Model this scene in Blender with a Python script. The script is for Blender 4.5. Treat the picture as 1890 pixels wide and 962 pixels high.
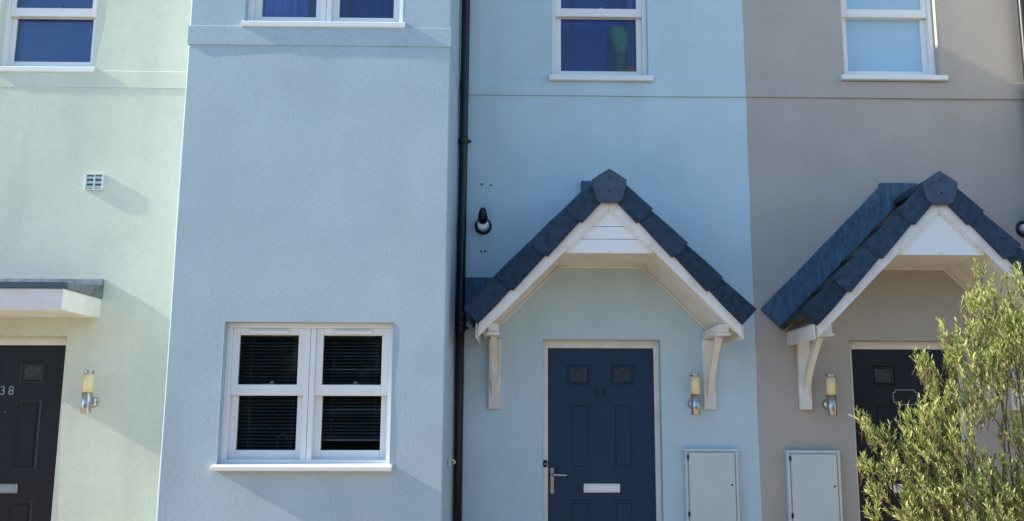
import bpy, math, random
import numpy as np
from mathutils import Vector, Matrix, noise

for o in list(bpy.data.objects):
    bpy.data.objects.remove(o)
SC = bpy.context.scene
COL = SC.collection
random.seed(7)

# ------------------------------------------------------------------ camera
TILT, YAW, ROLL = math.radians(9.4), math.radians(-1.0), math.radians(0.15)
fw = Vector((math.sin(-YAW) * math.cos(TILT), math.cos(YAW) * math.cos(TILT), math.sin(TILT)))
rt = Vector((math.cos(YAW), math.sin(YAW), 0))
up = rt.cross(fw)
r2 = rt * math.cos(ROLL) + up * math.sin(ROLL)
u2 = -rt * math.sin(ROLL) + up * math.cos(ROLL)
cd = bpy.data.cameras.new('camera')
cam = bpy.data.objects.new('camera', cd)
COL.objects.link(cam)
cam.matrix_world = Matrix(((r2.x, u2.x, -fw.x, 0), (r2.y, u2.y, -fw.y, -7.2), (r2.z, u2.z, -fw.z, 1.6), (0, 0, 0, 1)))
cd.sensor_width = 36
cd.lens = 1687 / 1890 * 36
cd.shift_x = -40 / 1890
cd.clip_end = 3000
SC.camera = cam

# ------------------------------------------------------------------ light
SUN_TRAVEL = Vector((1.0, 0.052, -0.54)).normalized()
SUN_EL = math.asin(-SUN_TRAVEL.z)
SUN_AZ = math.atan2(-SUN_TRAVEL.x, -SUN_TRAVEL.y)      # from +Y, clockwise seen from above
w = bpy.data.worlds.new('World')
SC.world = w
w.use_nodes = True
nt = w.node_tree
sky = nt.nodes.new('ShaderNodeTexSky')
sky.sky_type = 'NISHITA'
sky.sun_disc = False
sky.sun_elevation = SUN_EL
sky.sun_rotation = SUN_AZ
sky.air_density = 1.0
sky.dust_density = 0.2
sky.ozone_density = 3.2
nt.nodes['Background'].inputs['Strength'].default_value = 0.15
nt.links.new(sky.outputs[0], nt.nodes['Background'].inputs['Color'])
sl = bpy.data.lights.new('sun', 'SUN')
sl.energy = 4.6
sl.angle = math.radians(0.55)
sl.color = (1.0, 0.89, 0.72)
sun = bpy.data.objects.new('sun', sl)
COL.objects.link(sun)
sun.rotation_euler = SUN_TRAVEL.to_track_quat('-Z', 'Y').to_euler()
sun.location = (-6, -3, 12)
vs = SC.view_settings
vs.view_transform = 'Standard'
vs.look = 'None'
vs.exposure = 1.12
vs.gamma = 1.0
vs.use_curve_mapping = False


# ------------------------------------------------------------------ materials
def mat(name, col, rough=0.6, metal=0.0, var=0.0, vscale=3.0, bump=0.0, bscale=120.0, spec=0.4,
        stretch=(1, 1, 1), col2=None, bump2=0.0, b2scale=9.0):
    m = bpy.data.materials.new(name)
    m.use_nodes = True
    t = m.node_tree
    b = t.nodes['Principled BSDF']
    b.inputs['Base Color'].default_value = (*col, 1)
    b.inputs['Roughness'].default_value = rough
    b.inputs['Metallic'].default_value = metal
    b.inputs['Specular IOR Level'].default_value = spec
    tc = t.nodes.new('ShaderNodeTexCoord')
    geo = t.nodes.new('ShaderNodeNewGeometry')
    if var > 0 or col2:
        mp = t.nodes.new('ShaderNodeMapping')
        mp.inputs['Scale'].default_value = stretch
        t.links.new(geo.outputs['Position'], mp.inputs['Vector'])
        n = t.nodes.new('ShaderNodeTexNoise')
        n.inputs['Scale'].default_value = vscale
        n.inputs['Detail'].default_value = 6
        n.inputs['Roughness'].default_value = 0.6
        t.links.new(mp.outputs[0], n.inputs['Vector'])
        mx = t.nodes.new('ShaderNodeMix')
        mx.data_type = 'RGBA'
        c2 = col2 or tuple(c * (1 - var) for c in col)
        rp = t.nodes.new('ShaderNodeMapRange')
        rp.inputs['From Min'].default_value = 0.35
        rp.inputs['From Max'].default_value = 0.7
        t.links.new(n.outputs['Fac'], rp.inputs['Value'])
        t.links.new(rp.outputs[0], mx.inputs['Factor'])
        mx.inputs[6].default_value = (*col, 1)
        mx.inputs[7].default_value = (*c2, 1)
        t.links.new(mx.outputs[2], b.inputs['Base Color'])
    last = None
    for st, sc_, dist in ((bump2, b2scale, 0.02), (bump, bscale, 0.002)):
        if st > 0:
            n2 = t.nodes.new('ShaderNodeTexNoise')
            n2.inputs['Scale'].default_value = sc_
            n2.inputs['Detail'].default_value = 6
            n2.inputs['Roughness'].default_value = 0.7
            t.links.new(geo.outputs['Position'], n2.inputs['Vector'])
            bp = t.nodes.new('ShaderNodeBump')
            bp.inputs['Strength'].default_value = st
            bp.inputs['Distance'].default_value = dist
            t.links.new(n2.outputs['Fac'], bp.inputs['Height'])
            if last:
                t.links.new(last.outputs[0], bp.inputs['Normal'])
            last = bp
    if last:
        t.links.new(last.outputs[0], b.inputs['Normal'])
    return m


def render_paint(name, col, stain, amount, grain=0.06):
    """painted render: stucco grain, faint blotches and rain streaks that run down the wall"""
    m = mat(name, col, rough=0.85, spec=0.15, var=0.10, vscale=1.9, bump=0.9, bscale=75)
    t = m.node_tree
    b = t.nodes['Principled BSDF']
    src = b.inputs['Base Color'].links[0].from_socket
    geo = [n for n in t.nodes if n.type == 'NEW_GEOMETRY'][0]
    mp = t.nodes.new('ShaderNodeMapping')
    mp.inputs['Scale'].default_value = (3.5, 1, 0.45)
    t.links.new(geo.outputs['Position'], mp.inputs['Vector'])
    n = t.nodes.new('ShaderNodeTexNoise')
    n.inputs['Scale'].default_value = 1.0
    n.inputs['Detail'].default_value = 5
    t.links.new(mp.outputs[0], n.inputs['Vector'])
    rp = t.nodes.new('ShaderNodeMapRange')
    rp.inputs['From Min'].default_value = 0.5
    rp.inputs['From Max'].default_value = 0.8
    rp.inputs['To Max'].default_value = amount
    t.links.new(n.outputs['Fac'], rp.inputs['Value'])
    mx = t.nodes.new('ShaderNodeMix')
    mx.data_type = 'RGBA'
    t.links.new(rp.outputs[0], mx.inputs['Factor'])
    t.links.new(src, mx.inputs[6])
    mx.inputs[7].default_value = (*stain, 1)
    sp_ = t.nodes.new('ShaderNodeTexNoise')
    sp_.inputs['Scale'].default_value = 46.0
    sp_.inputs['Detail'].default_value = 4
    sp_.inputs['Roughness'].default_value = 0.75
    t.links.new(geo.outputs['Position'], sp_.inputs['Vector'])
    r2_ = t.nodes.new('ShaderNodeMapRange')
    r2_.inputs['From Min'].default_value = 0.42
    r2_.inputs['From Max'].default_value = 0.66
    r2_.inputs['To Min'].default_value = 1.0 + grain * 0.3
    r2_.inputs['To Max'].default_value = 1.0 - grain
    t.links.new(sp_.outputs['Fac'], r2_.inputs['Value'])
    vm = t.nodes.new('ShaderNodeVectorMath')
    vm.operation = 'SCALE'
    t.links.new(mx.outputs[2], vm.inputs[0])
    t.links.new(r2_.outputs[0], vm.inputs['Scale'])
    t.links.new(vm.outputs[0], b.inputs['Base Color'])
    return m


def vary(m, lo, hi):
    """each object of this material a little lighter or darker than the next"""
    t = m.node_tree
    b = t.nodes['Principled BSDF']
    src = b.inputs['Base Color'].links[0].from_socket
    oi = t.nodes.new('ShaderNodeObjectInfo')
    rg_ = t.nodes.new('ShaderNodeMapRange')
    rg_.inputs['To Min'].default_value = lo
    rg_.inputs['To Max'].default_value = hi
    t.links.new(oi.outputs['Random'], rg_.inputs['Value'])
    vm = t.nodes.new('ShaderNodeVectorMath')
    vm.operation = 'SCALE'
    t.links.new(src, vm.inputs[0])
    t.links.new(rg_.outputs[0], vm.inputs['Scale'])
    t.links.new(vm.outputs[0], b.inputs['Base Color'])


def glass(name, tint=(0.9, 0.94, 1.0)):
    m = bpy.data.materials.new(name)
    m.use_nodes = True
    t = m.node_tree
    t.nodes.clear()
    out = t.nodes.new('ShaderNodeOutputMaterial')
    mix = t.nodes.new('ShaderNodeMixShader')
    tr = t.nodes.new('ShaderNodeBsdfTransparent')
    tr.inputs[0].default_value = (*tint, 1)
    gl = t.nodes.new('ShaderNodeBsdfGlossy')
    gl.inputs['Roughness'].default_value = 0.02
    fr = t.nodes.new('ShaderNodeFresnel')
    fr.inputs['IOR'].default_value = 1.75
    geo = t.nodes.new('ShaderNodeNewGeometry')
    n = t.nodes.new('ShaderNodeTexNoise')
    n.inputs['Scale'].default_value = 3.0
    n.inputs['Detail'].default_value = 1
    t.links.new(geo.outputs['Position'], n.inputs['Vector'])
    bp = t.nodes.new('ShaderNodeBump')
    bp.inputs['Strength'].default_value = 0.05
    bp.inputs['Distance'].default_value = 0.01
    t.links.new(n.outputs['Fac'], bp.inputs['Height'])
    t.links.new(bp.outputs[0], gl.inputs['Normal'])
    t.links.new(fr.outputs[0], mix.inputs[0])
    t.links.new(tr.outputs[0], mix.inputs[1])
    t.links.new(gl.outputs[0], mix.inputs[2])
    t.links.new(mix.outputs[0], out.inputs[0])
    return m


def leaf_material():
    m = bpy.data.materials.new('olive leaf')
    m.use_nodes = True
    t = m.node_tree
    t.nodes.clear()
    out = t.nodes.new('ShaderNodeOutputMaterial')
    geo = t.nodes.new('ShaderNodeNewGeometry')
    rp = t.nodes.new('ShaderNodeValToRGB')
    cr = rp.color_ramp
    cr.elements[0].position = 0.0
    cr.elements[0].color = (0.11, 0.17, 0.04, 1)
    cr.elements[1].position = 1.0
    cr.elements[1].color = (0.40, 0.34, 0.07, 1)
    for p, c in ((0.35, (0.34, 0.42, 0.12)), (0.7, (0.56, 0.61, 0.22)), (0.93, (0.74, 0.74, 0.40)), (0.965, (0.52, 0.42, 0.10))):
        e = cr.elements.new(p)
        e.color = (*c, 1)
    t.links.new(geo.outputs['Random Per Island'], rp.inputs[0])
    b = t.nodes.new('ShaderNodeBsdfPrincipled')
    b.inputs['Roughness'].default_value = 0.45
    b.inputs['Specular IOR Level'].default_value = 0.4
    t.links.new(rp.outputs[0], b.inputs['Base Color'])
    tl = t.nodes.new('ShaderNodeBsdfTranslucent')
    t.links.new(rp.outputs[0], tl.inputs[0])
    mix = t.nodes.new('ShaderNodeMixShader')
    mix.inputs[0].default_value = 0.5
    t.links.new(b.outputs[0], mix.inputs[1])
    t.links.new(tl.outputs[0], mix.inputs[2])
    t.links.new(mix.outputs[0], out.inputs[0])
    return m


BLUE = (0.515, 0.67, 0.74)
M = {
    'blue': render_paint('pale blue painted render', BLUE, (0.37, 0.48, 0.55), 0.3),
    'bay_lit_blue': render_paint('blue render toned for bay light', (0.435, 0.55, 0.61), (0.35, 0.45, 0.51), 0.3, 0.10),  # same paint as the wall, with the bay's light greyed into its colour
    'green': render_paint('pale green painted render', (0.665, 0.71, 0.605), (0.46, 0.53, 0.46), 0.5),
    'taupe': render_paint('taupe painted render', (0.445, 0.42, 0.385), (0.35, 0.325, 0.295), 0.35),
    'white': mat('white plastic frame', (0.80, 0.81, 0.80), rough=0.35, var=0.04, vscale=4, spec=0.45),
    'trim': mat('white painted timber', (0.80, 0.79, 0.75), rough=0.55, col2=(0.66, 0.63, 0.56), vscale=4.5, bump=0.15, bscale=60),
    'slate': mat('slate grey concrete tile', (0.027, 0.056, 0.096), rough=0.75, var=0.55, vscale=22, bump=0.9, bscale=110, spec=0.25),
    'cap_slate': mat('pale slate end cap', (0.062, 0.100, 0.155), rough=0.7, var=0.35, vscale=18, bump=0.6, bscale=110, spec=0.3),
    'roof_tile': mat('weathered roof tile', (0.018, 0.020, 0.020), rough=0.9, col2=(0.085, 0.08, 0.05), vscale=14, bump=0.5, bscale=90),
    'lead': mat('dull grey lead', (0.034, 0.075, 0.130), rough=0.6, col2=(0.085, 0.15, 0.23), vscale=5, stretch=(7, 1, 2), bump=0.6, bscale=60, spec=0.3),
    'bright_lead': mat('shiny lead sheet', (0.26, 0.27, 0.29), rough=0.35, metal=0.6, var=0.5, vscale=14, bump=0.5, bscale=30),
    'dark_sheet': mat('dark roof edge', (0.05, 0.065, 0.10), rough=0.5),
    'pipe': mat('black plastic pipe', (0.009, 0.010, 0.014), rough=0.38, spec=0.4),
    'navy': mat('navy painted door', (0.010, 0.036, 0.082), rough=0.5, var=0.1, vscale=5, bump=0.15, bscale=70, spec=0.35),
    'dark_navy': mat('dark navy painted door', (0.008, 0.011, 0.018), rough=0.4, var=0.15, vscale=5, bump=0.15, bscale=70, spec=0.35),
    'chrome': mat('brushed steel', (0.50, 0.49, 0.48), rough=0.3, metal=1.0),
    'letter': mat('silver letter plate', (0.82, 0.84, 0.86), rough=0.5, metal=0.35),
    'cream': mat('cream plastic diffuser', (0.92, 0.76, 0.42), rough=0.4, var=0.05, vscale=8),
    'meter': mat('pale grey plastic', (0.57, 0.64, 0.63), rough=0.5, var=0.06, vscale=3),
    'black': mat('black plastic', (0.008, 0.008, 0.009), rough=0.4),
    'glass': glass('window glass'),
    'obscure': mat('patterned door glass', (0.05, 0.06, 0.065), rough=0.18, var=0.8, vscale=60, bump=0.8, bscale=70, spec=0.6),
    'sky_tinted': mat('frosted pane', (0.35, 0.55, 0.69), rough=0.3, var=0.06, vscale=2, spec=0.5),  # opaque pane; the bright sky reflection is put into its pale blue
    'plaque_rim': mat('tarnished plaque rim', (0.30, 0.33, 0.36), rough=0.5, metal=0.3),
    'room': mat('plain room wall', (0.40, 0.40, 0.40), rough=0.9),
    'slat': mat('charcoal blind slat', (0.13, 0.155, 0.20), rough=0.5),
    'pale_slat': mat('pale blind rail', (0.42, 0.44, 0.46), rough=0.5),
    'blue_cloth': mat('royal blue curtain', (0.03, 0.11, 0.50), rough=0.8, var=0.3, vscale=4),
    'mid_blue': mat('steel blue roller blind', (0.09, 0.27, 0.60), rough=0.8, var=0.05, vscale=3),
    'pale_blind': mat('pale roller blind', (0.66, 0.80, 0.88), rough=0.75, var=0.05, vscale=3),
    'ornament_green': mat('green ornament', (0.10, 0.42, 0.22), rough=0.6, var=0.4, vscale=18),
    'ornament_base': mat('dull green base', (0.06, 0.16, 0.13), rough=0.6, var=0.4, vscale=25),
    'red': mat('red ornament', (0.60, 0.08, 0.07), rough=0.55, var=0.3, vscale=30),
    'vent_dark': mat('grey vent backing', (0.12, 0.125, 0.13), rough=0.8),
    'hole': mat('dark plug', (0.02, 0.02, 0.025), rough=0.8),
    'unseen_hedge': mat('dark hedge', (0.055, 0.075, 0.040), rough=0.8, var=0.6, vscale=6, bump=1.0, bscale=20, spec=0.2),  # unseen, added so the low panes have something dark to reflect
    'field': mat('rough grass', (0.07, 0.085, 0.04), rough=0.95, var=0.3, vscale=0.5),
    'sky_backing': mat('navy sky backing', (0.008, 0.075, 0.36), rough=0.85, var=0.1, vscale=3),  # added sheets; their colour supplies the sky blue reflected in the upper panes
    'ground': mat('buff paving', (0.48, 0.365, 0.24), rough=0.9, var=0.2, vscale=2),
    'asphalt': mat('asphalt', (0.055, 0.055, 0.056), rough=0.9, var=0.25, vscale=4),
    'kerb': mat('kerb concrete', (0.33, 0.32, 0.30), rough=0.9, var=0.2, vscale=4),
    'bark': mat('twig bark', (0.15, 0.105, 0.065), rough=0.85, var=0.4, vscale=20),
    'leaf': leaf_material(),
    'main_roof': mat('slate main roof', (0.06, 0.065, 0.075), rough=0.7, var=0.3, vscale=6),
}


vary(M['slate'], 0.72, 1.35)
vary(M['roof_tile'], 0.7, 1.4)


# ------------------------------------------------------------------ mesh helpers
class MB:
    def __init__(self):
        self.v, self.f, self.smooth = [], [], []

    def quad(self, *pts, s=False):
        i = len(self.v)
        self.v += [tuple(p) for p in pts]
        self.f.append(tuple(range(i, i + len(pts))))
        self.smooth.append(s)

    def box(self, a, b, bev=0.0):
        x0, y0, z0 = [min(a[i], b[i]) for i in range(3)]
        x1, y1, z1 = [max(a[i], b[i]) for i in range(3)]
        if bev <= 0:
            i = len(self.v)
            self.v += [(x, y, z) for x in (x0, x1) for y in (y0, y1) for z in (z0, z1)]
            for f in ((0, 1, 3, 2), (4, 6, 7, 5), (0, 4, 5, 1), (2, 3, 7, 6), (0, 2, 6, 4), (1, 5, 7, 3)):
                self.f.append(tuple(i + k for k in f))
                self.smooth.append(False)
            return self
        c = ((x0, x1), (y0, y1), (z0, z1))
        P = {}
        i = len(self.v)
        n = 0
        for sx in (0, 1):
            for sy in (0, 1):
                for sz in (0, 1):
                    for ax in range(3):
                        p = []
                        for k, s in enumerate((sx, sy, sz)):
                            val = c[k][s]
                            if k != ax:
                                val += bev if s == 0 else -bev
                            p.append(val)
                        self.v.append(tuple(p))
                        P[(sx, sy, sz, ax)] = i + n
                        n += 1

        def add(*k):
            self.f.append(tuple(P[q] for q in k))
            self.smooth.append(False)
        for ax in range(3):
            o1, o2 = [k for k in range(3) if k != ax]
            for s in (0, 1):
                ks = []
                for a_, b_ in ((0, 0), (1, 0), (1, 1), (0, 1)):
                    t = [0, 0, 0]
                    t[ax], t[o1], t[o2] = s, a_, b_
                    ks.append((*t, ax))
                add(*ks)
        for e in range(3):
            o1, o2 = [k for k in range(3) if k != e]
            for a_ in (0, 1):
                for b_ in (0, 1):
                    ks = []
                    for s, ax in ((0, o1), (1, o1), (1, o2), (0, o2)):
                        t = [0, 0, 0]
                        t[e], t[o1], t[o2] = s, a_, b_
                        ks.append((*t, ax))
                    add(*ks)
        for sx in (0, 1):
            for sy in (0, 1):
                for sz in (0, 1):
                    add((sx, sy, sz, 0), (sx, sy, sz, 1), (sx, sy, sz, 2))
        return self

    def prism_y(self, poly, y0, y1):
        """polygon of (x, z) extruded between two depths"""
        n = len(poly)
        i = len(self.v)
        self.v += [(x, y0, z) for x, z in poly] + [(x, y1, z) for x, z in poly]
        self.f.append(tuple(i + k for k in range(n)))
        self.f.append(tuple(i + n + k for k in reversed(range(n))))
        self.smooth += [False, False]
        for k in range(n):
            j = (k + 1) % n
            self.f.append((i + k, i + n + k, i + n + j, i + j))
            self.smooth.append(False)
        return self

    def prism_x(self, poly, x0, x1):
        """polygon of (y, z) extruded along x"""
        n = len(poly)
        i = len(self.v)
        self.v += [(x0, y, z) for y, z in poly] + [(x1, y, z) for y, z in poly]
        self.f.append(tuple(i + k for k in range(n)))
        self.f.append(tuple(i + n + k for k in reversed(range(n))))
        self.smooth += [False, False]
        for k in range(n):
            j = (k + 1) % n
            self.f.append((i + k, i + n + k, i + n + j, i + j))
            self.smooth.append(False)
        return self

    def lathe(self, prof, origin=(0, 0, 0), axis='z', n=24):
        """profile of (radius, height)"""
        i = len(self.v)
        for r, h in prof:
            for k in range(n):
                a = 2 * math.pi * k / n
                c, s = r * math.cos(a), r * math.sin(a)
                p = {'z': (c, s, h), 'y': (c, h, s), 'x': (h, c, s)}[axis]
                self.v.append(tuple(origin[q] + p[q] for q in range(3)))
        for q in range(len(prof) - 1):
            for k in range(n):
                j = (k + 1) % n
                self.f.append((i + q * n + k, i + q * n + j, i + (q + 1) * n + j, i + (q + 1) * n + k))
                self.smooth.append(True)
        for q in (0, len(prof) - 1):
            if prof[q][0] > 1e-5:
                self.f.append(tuple(i + q * n + k for k in range(n)))
                self.smooth.append(False)
        return self

    def tube(self, pts, rad, n=6):
        pts = [Vector(p) for p in pts]
        rads = rad if isinstance(rad, (list, tuple)) else [rad] * len(pts)
        i = len(self.v)
        ref = Vector((0.31, 0.9, 0.2)).normalized()
        for q, p in enumerate(pts):
            d = (pts[min(q + 1, len(pts) - 1)] - pts[max(q - 1, 0)]).normalized()
            a = d.cross(ref)
            if a.length < 1e-3:
                a = d.cross(Vector((1, 0, 0)))
            a.normalize()
            b = d.cross(a)
            for k in range(n):
                t = 2 * math.pi * k / n
                self.v.append(tuple(p + (a * math.cos(t) + b * math.sin(t)) * rads[q]))
        for q in range(len(pts) - 1):
            for k in range(n):
                j = (k + 1) % n
                self.f.append((i + q * n + k, i + q * n + j, i + (q + 1) * n + j, i + (q + 1) * n + k))
                self.smooth.append(True)
        self.f.append(tuple(i + k for k in range(n)))
        self.f.append(tuple(i + (len(pts) - 1) * n + k for k in range(n)))
        self.smooth += [False, False]
        return self

    def mirror_x(self, c=0.0):
        self.v = [(2 * c - x, y, z) for x, y, z in self.v]
        return self

    def mesh(self, name, m, merge=False):
        me = bpy.data.meshes.new(name)
        me.from_pydata(self.v, [], self.f)
        me.polygons.foreach_set('use_smooth', self.smooth)
        me.materials.append(m)
        import bmesh
        bm = bmesh.new()
        bm.from_mesh(me)
        if merge:
            bmesh.ops.remove_doubles(bm, verts=bm.verts, dist=1e-5)
        bmesh.ops.recalc_face_normals(bm, faces=bm.faces)
        bm.to_mesh(me)
        bm.free()
        me.update()
        return me


def link(name, me, parent=None, loc=(0, 0, 0)):
    o = bpy.data.objects.new(name, me)
    COL.objects.link(o)
    o.location = loc
    if parent:
        o.parent = parent
    return o


def part(name, mb, m, parent, merge=False, kind=None, label=None):
    o = link(name, mb.mesh(name, M[m], merge), parent)
    if kind:
        o['kind'] = kind
    if label:
        o['label'] = label
    return o


def thing(name, label, cat, loc=(0, 0, 0), rotz=0.0, group=None):
    o = bpy.data.objects.new(name, None)
    o.empty_display_size = 0.1
    COL.objects.link(o)
    o.location = loc
    o.rotation_euler = (0, 0, rotz)
    o['label'] = label
    o['category'] = cat
    if group:
        o['group'] = group
    return o


def dup(root, loc, label, rotz=None):
    r = root.copy()
    COL.objects.link(r)
    r.location = loc
    if rotz is not None:
        r.rotation_euler = (0, 0, rotz)
    r['label'] = label
    for ch in list(root.children):
        c = ch.copy()
        COL.objects.link(c)
        c.parent = r
        for g in list(ch.children):
            d = g.copy()
            COL.objects.link(d)
            d.parent = c
    return r


# ------------------------------------------------------------------ ground
def flat(name, x0, x1, y0, y1, z, m, kind='structure'):
    mb = MB()
    mb.quad((x0, y0, z), (x1, y0, z), (x1, y1, z), (x0, y1, z))
    o = link(name, mb.mesh(name, M[m]))
    o['kind'] = kind
    return o


flat('ground', -600, 600, -600, 600, -0.02, 'field')
flat('pavement', -60, 60, -8.6, 9.0, 0.0, 'ground')
rd = flat('road', -60, 60, -15.0, -8.72, -0.016, 'asphalt')
kb = MB().box((-60, -8.72, -0.10), (60, -8.6, 0.012), 0.01)
ko = link('kerb', kb.mesh('kerb', M['kerb']))
ko['kind'] = 'structure'


# ------------------------------------------------------------------ hedge across the road (added to darken reflections in the low panes)
hg = thing('unseen_hedge', 'tall dark hedge across the road added to darken reflections in the low bay window', 'unseen_hedge', (0, -19.0, 0))
hm = MB()
nx, nv = 240, 26
for a in range(nx + 1):
    x = -30 + 60 * a / nx
    for b in range(nv + 1):
        t = b / nv * math.pi
        p = Vector((x * 0.9, t * 3, 1.7))
        lump = 0.35 * noise.noise(p) + 0.22 * noise.noise(p * 3.1) + 0.12 * noise.noise(p * 8)
        h = 4.6 + 0.5 * noise.noise(Vector((x * 0.25, 0, 0)))
        hm.v.append((x, -1.0 * math.cos(t) * (1 + lump), max(0.0, h * math.sin(t) ** 0.45 * (1 + 0.22 * lump)) - 0.02))
for a in range(nx):
    for b in range(nv):
        i = a * (nv + 1) + b
        hm.f.append((i, i + nv + 1, i + nv + 2, i + 1))
        hm.smooth.append(False)
part('foliage', hm, 'unseen_hedge', hg)


# ------------------------------------------------------------------ walls
def uneven(x, z, seed, amp):
    p = Vector((x * 0.9 + seed, z * 0.9, seed * 3.1))
    q = Vector((x * 3.1 + seed, z * 3.1, 5.0))
    return amp * (noise.noise(p) + 0.28 * noise.noise(q))


def steps(lo, hi, cuts, d):
    pts = sorted(set([round(lo, 4), round(hi, 4)] + [round(c, 4) for c in cuts if lo < c < hi]))
    out = []
    for a, b in zip(pts, pts[1:]):
        n = max(1, int(math.ceil((b - a) / d)))
        out += [a + (b - a) * k / n for k in range(n)]
    return out + [pts[-1]]


def wall_face(mb, x0, x1, z0, z1, y, holes, thick=0.24, seed=0.0, amp=0.0035, d=0.08):
    """front face with true openings and their reveals; slightly uneven like trowelled render"""
    xs = steps(x0, x1, [h[0] for h in holes] + [h[1] for h in holes], d)
    zs = steps(z0, z1, [h[2] for h in holes] + [h[3] for h in holes], d)
    i = len(mb.v)
    nz = len(zs)

    def fade(x, z):
        return min(1.0, (x - x0) / 0.15, (x1 - x) / 0.15)
    for x in xs:
        for z in zs:
            # the hand-painted line between two houses wanders a little
            xw = x + (0.007 * noise.noise(Vector((0.0, 7.7, z * 2.3))) + 0.003 * noise.noise(Vector((0.0, 2.2, z * 9.0))) if abs(x - 1.877) < 1e-3 else 0.0)
            mb.v.append((xw, y - uneven(x, z, seed, amp) * max(0, fade(x, z)), z))
    for a in range(len(xs) - 1):
        for b in range(nz - 1):
            cx, cz = (xs[a] + xs[a + 1]) / 2, (zs[b] + zs[b + 1]) / 2
            if any(h[0] < cx < h[1] and h[2] < cz < h[3] for h in holes):
                continue
            mb.f.append((i + a * nz + b, i + (a + 1) * nz + b, i + (a + 1) * nz + b + 1, i + a * nz + b + 1))
            mb.smooth.append(True)
    for h in holes:
        yy = y - 0.0
        a, b, c, e = h
        mb.quad((a, yy - .002, c), (a, yy + thick, c), (a, yy + thick, e), (a, yy - .002, e))
        mb.quad((b, yy - .002, c), (b, yy + thick, c), (b, yy + thick, e), (b, yy - .002, e))
        mb.quad((a, yy - .002, e), (b, yy - .002, e), (b, yy + thick, e), (a, yy + thick, e))
        mb.quad((a, yy - .002, c), (b, yy - .002, c), (b, yy + thick, c), (a, yy + thick, c))


TOP = 6.75
Z_S0, Z_S1 = 4.168, 4.310          # string course


def string_band(mb, x0, x1, y, proj=0.016):
    n = max(2, int((x1 - x0) / 0.12))
    prof = [(0.01, Z_S0), (-proj, Z_S0), (-proj, Z_S1 - 0.004), (-proj + 0.004, Z_S1), (0.01, Z_S1 + 0.004)]
    i = len(mb.v)
    for k in range(n + 1):
        x = x0 + (x1 - x0) * k / n
        wz = 0.003 * noise.noise(Vector((x * 1.7, 3.3, y)))
        wy = 0.003 * noise.noise(Vector((x * 1.3, 9.3, y)))
        for dy, z in prof:
            mb.v.append((x, y + dy + (wy if dy < 0 else 0), z + wz))
    m_ = len(prof)
    for k in range(n):
        for q in range(m_ - 1):
            mb.f.append((i + k * m_ + q, i + (k + 1) * m_ + q, i + (k + 1) * m_ + q + 1, i + k * m_ + q + 1))
            mb.smooth.append(False)
    for k in (0, n):
        mb.f.append(tuple(i + k * m_ + q for q in range(m_)))
        mb.smooth.append(False)


def make_bay(root, xl, xr, yf, yb, m, holes, seed, string=True):
    """projecting bay with softly rounded render corners"""
    r = 0.009
    mb = MB()
    wall_face(mb, xl + r, xr - r, -0.02, TOP, yf, holes, seed=seed, amp=0.0045)
    zs = steps(-0.02, TOP, [], 0.25)
    for sx, xe in ((-1, xl), (1, xr)):
        ring = []
        for k in range(6):
            a = math.pi / 2 * k / 5
            ring.append((xe - sx * r + sx * r * math.sin(a), yf + r - r * math.cos(a)))
        for k in range(1, 9):
            ring.append((xe, yf + r + (yb + 0.05 - yf - r) * k / 8))
        i = len(mb.v)
        n = len(ring)
        for z in zs:
            for q, (x, y) in enumerate(ring):
                w_ = 0 if q < 2 else 0.003 * noise.noise(Vector((y * 1.2 + seed, z * 1.4, 2.0)))
                mb.v.append((x + w_, y, z))
        for a in range(len(zs) - 1):
            for q in range(n - 1):
                mb.f.append((i + a * n + q, i + a * n + q + 1, i + (a + 1) * n + q + 1, i + (a + 1) * n + q))
                mb.smooth.append(True)
    o = part('bay', mb, m, root)
    cp_ = MB().box((xl - 0.02, yf - 0.02, TOP - 0.05), (xr + 0.02, yb - 0.022, TOP + 0.04), 0.01)
    part('bay_roof', cp_, 'lead', root)
    sb = MB()
    string_band(sb, xl - 0.003, xr + 0.003, yf, 0.009)
    for xe, s in ((xl, -1), (xr, 1)):
        sb.box((xe - s * 0.01, yf + 0.012, Z_S0), (xe + s * 0.003, yb - 0.001, Z_S1))
    part('string_course', sb, m, root)
    return o


def shell(root, x0, x1, yfront):
    """interior floors and walls behind the openings, and the main roof"""
    mb = MB()
    xa, xb = x0 + 0.06, x1 - 0.06
    ya, yb_ = yfront + 0.25, 4.5
    for z in (0.05, 2.62, 2.80, 5.55):
        mb.quad((xa, ya, z), (xb, ya, z), (xb, yb_, z), (xa, yb_, z))
    mb.quad((xa, yb_, 0), (xb, yb_, 0), (xb, yb_, TOP), (xa, yb_, TOP))
    mb.quad((xa, yfront + .02, 0), (xa, yb_, 0), (xa, yb_, TOP), (xa, yfront + .02, TOP))
    mb.quad((xb, yfront + .02, 0), (xb, yb_, 0), (xb, yb_, TOP), (xb, yfront + .02, TOP))
    part('interior', mb, 'room', root)
    rf = MB()
    rf.prism_x([(yfront - 0.02, TOP + 0.03), (2.2, TOP + 1.7), (4.9, TOP + 0.03), (4.9, TOP - 0.10), (2.2, TOP + 1.5), (yfront - 0.02, TOP - 0.06)], x0 + 0.004, x1 - 0.004)
    part('roof', rf, 'main_roof', root)
    bw = MB().box((x0 + 0.003, 4.51, -0.02), (x1 - 0.003, 4.75, TOP - 0.3))
    part('rear_wall', bw, 'room', root)


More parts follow.
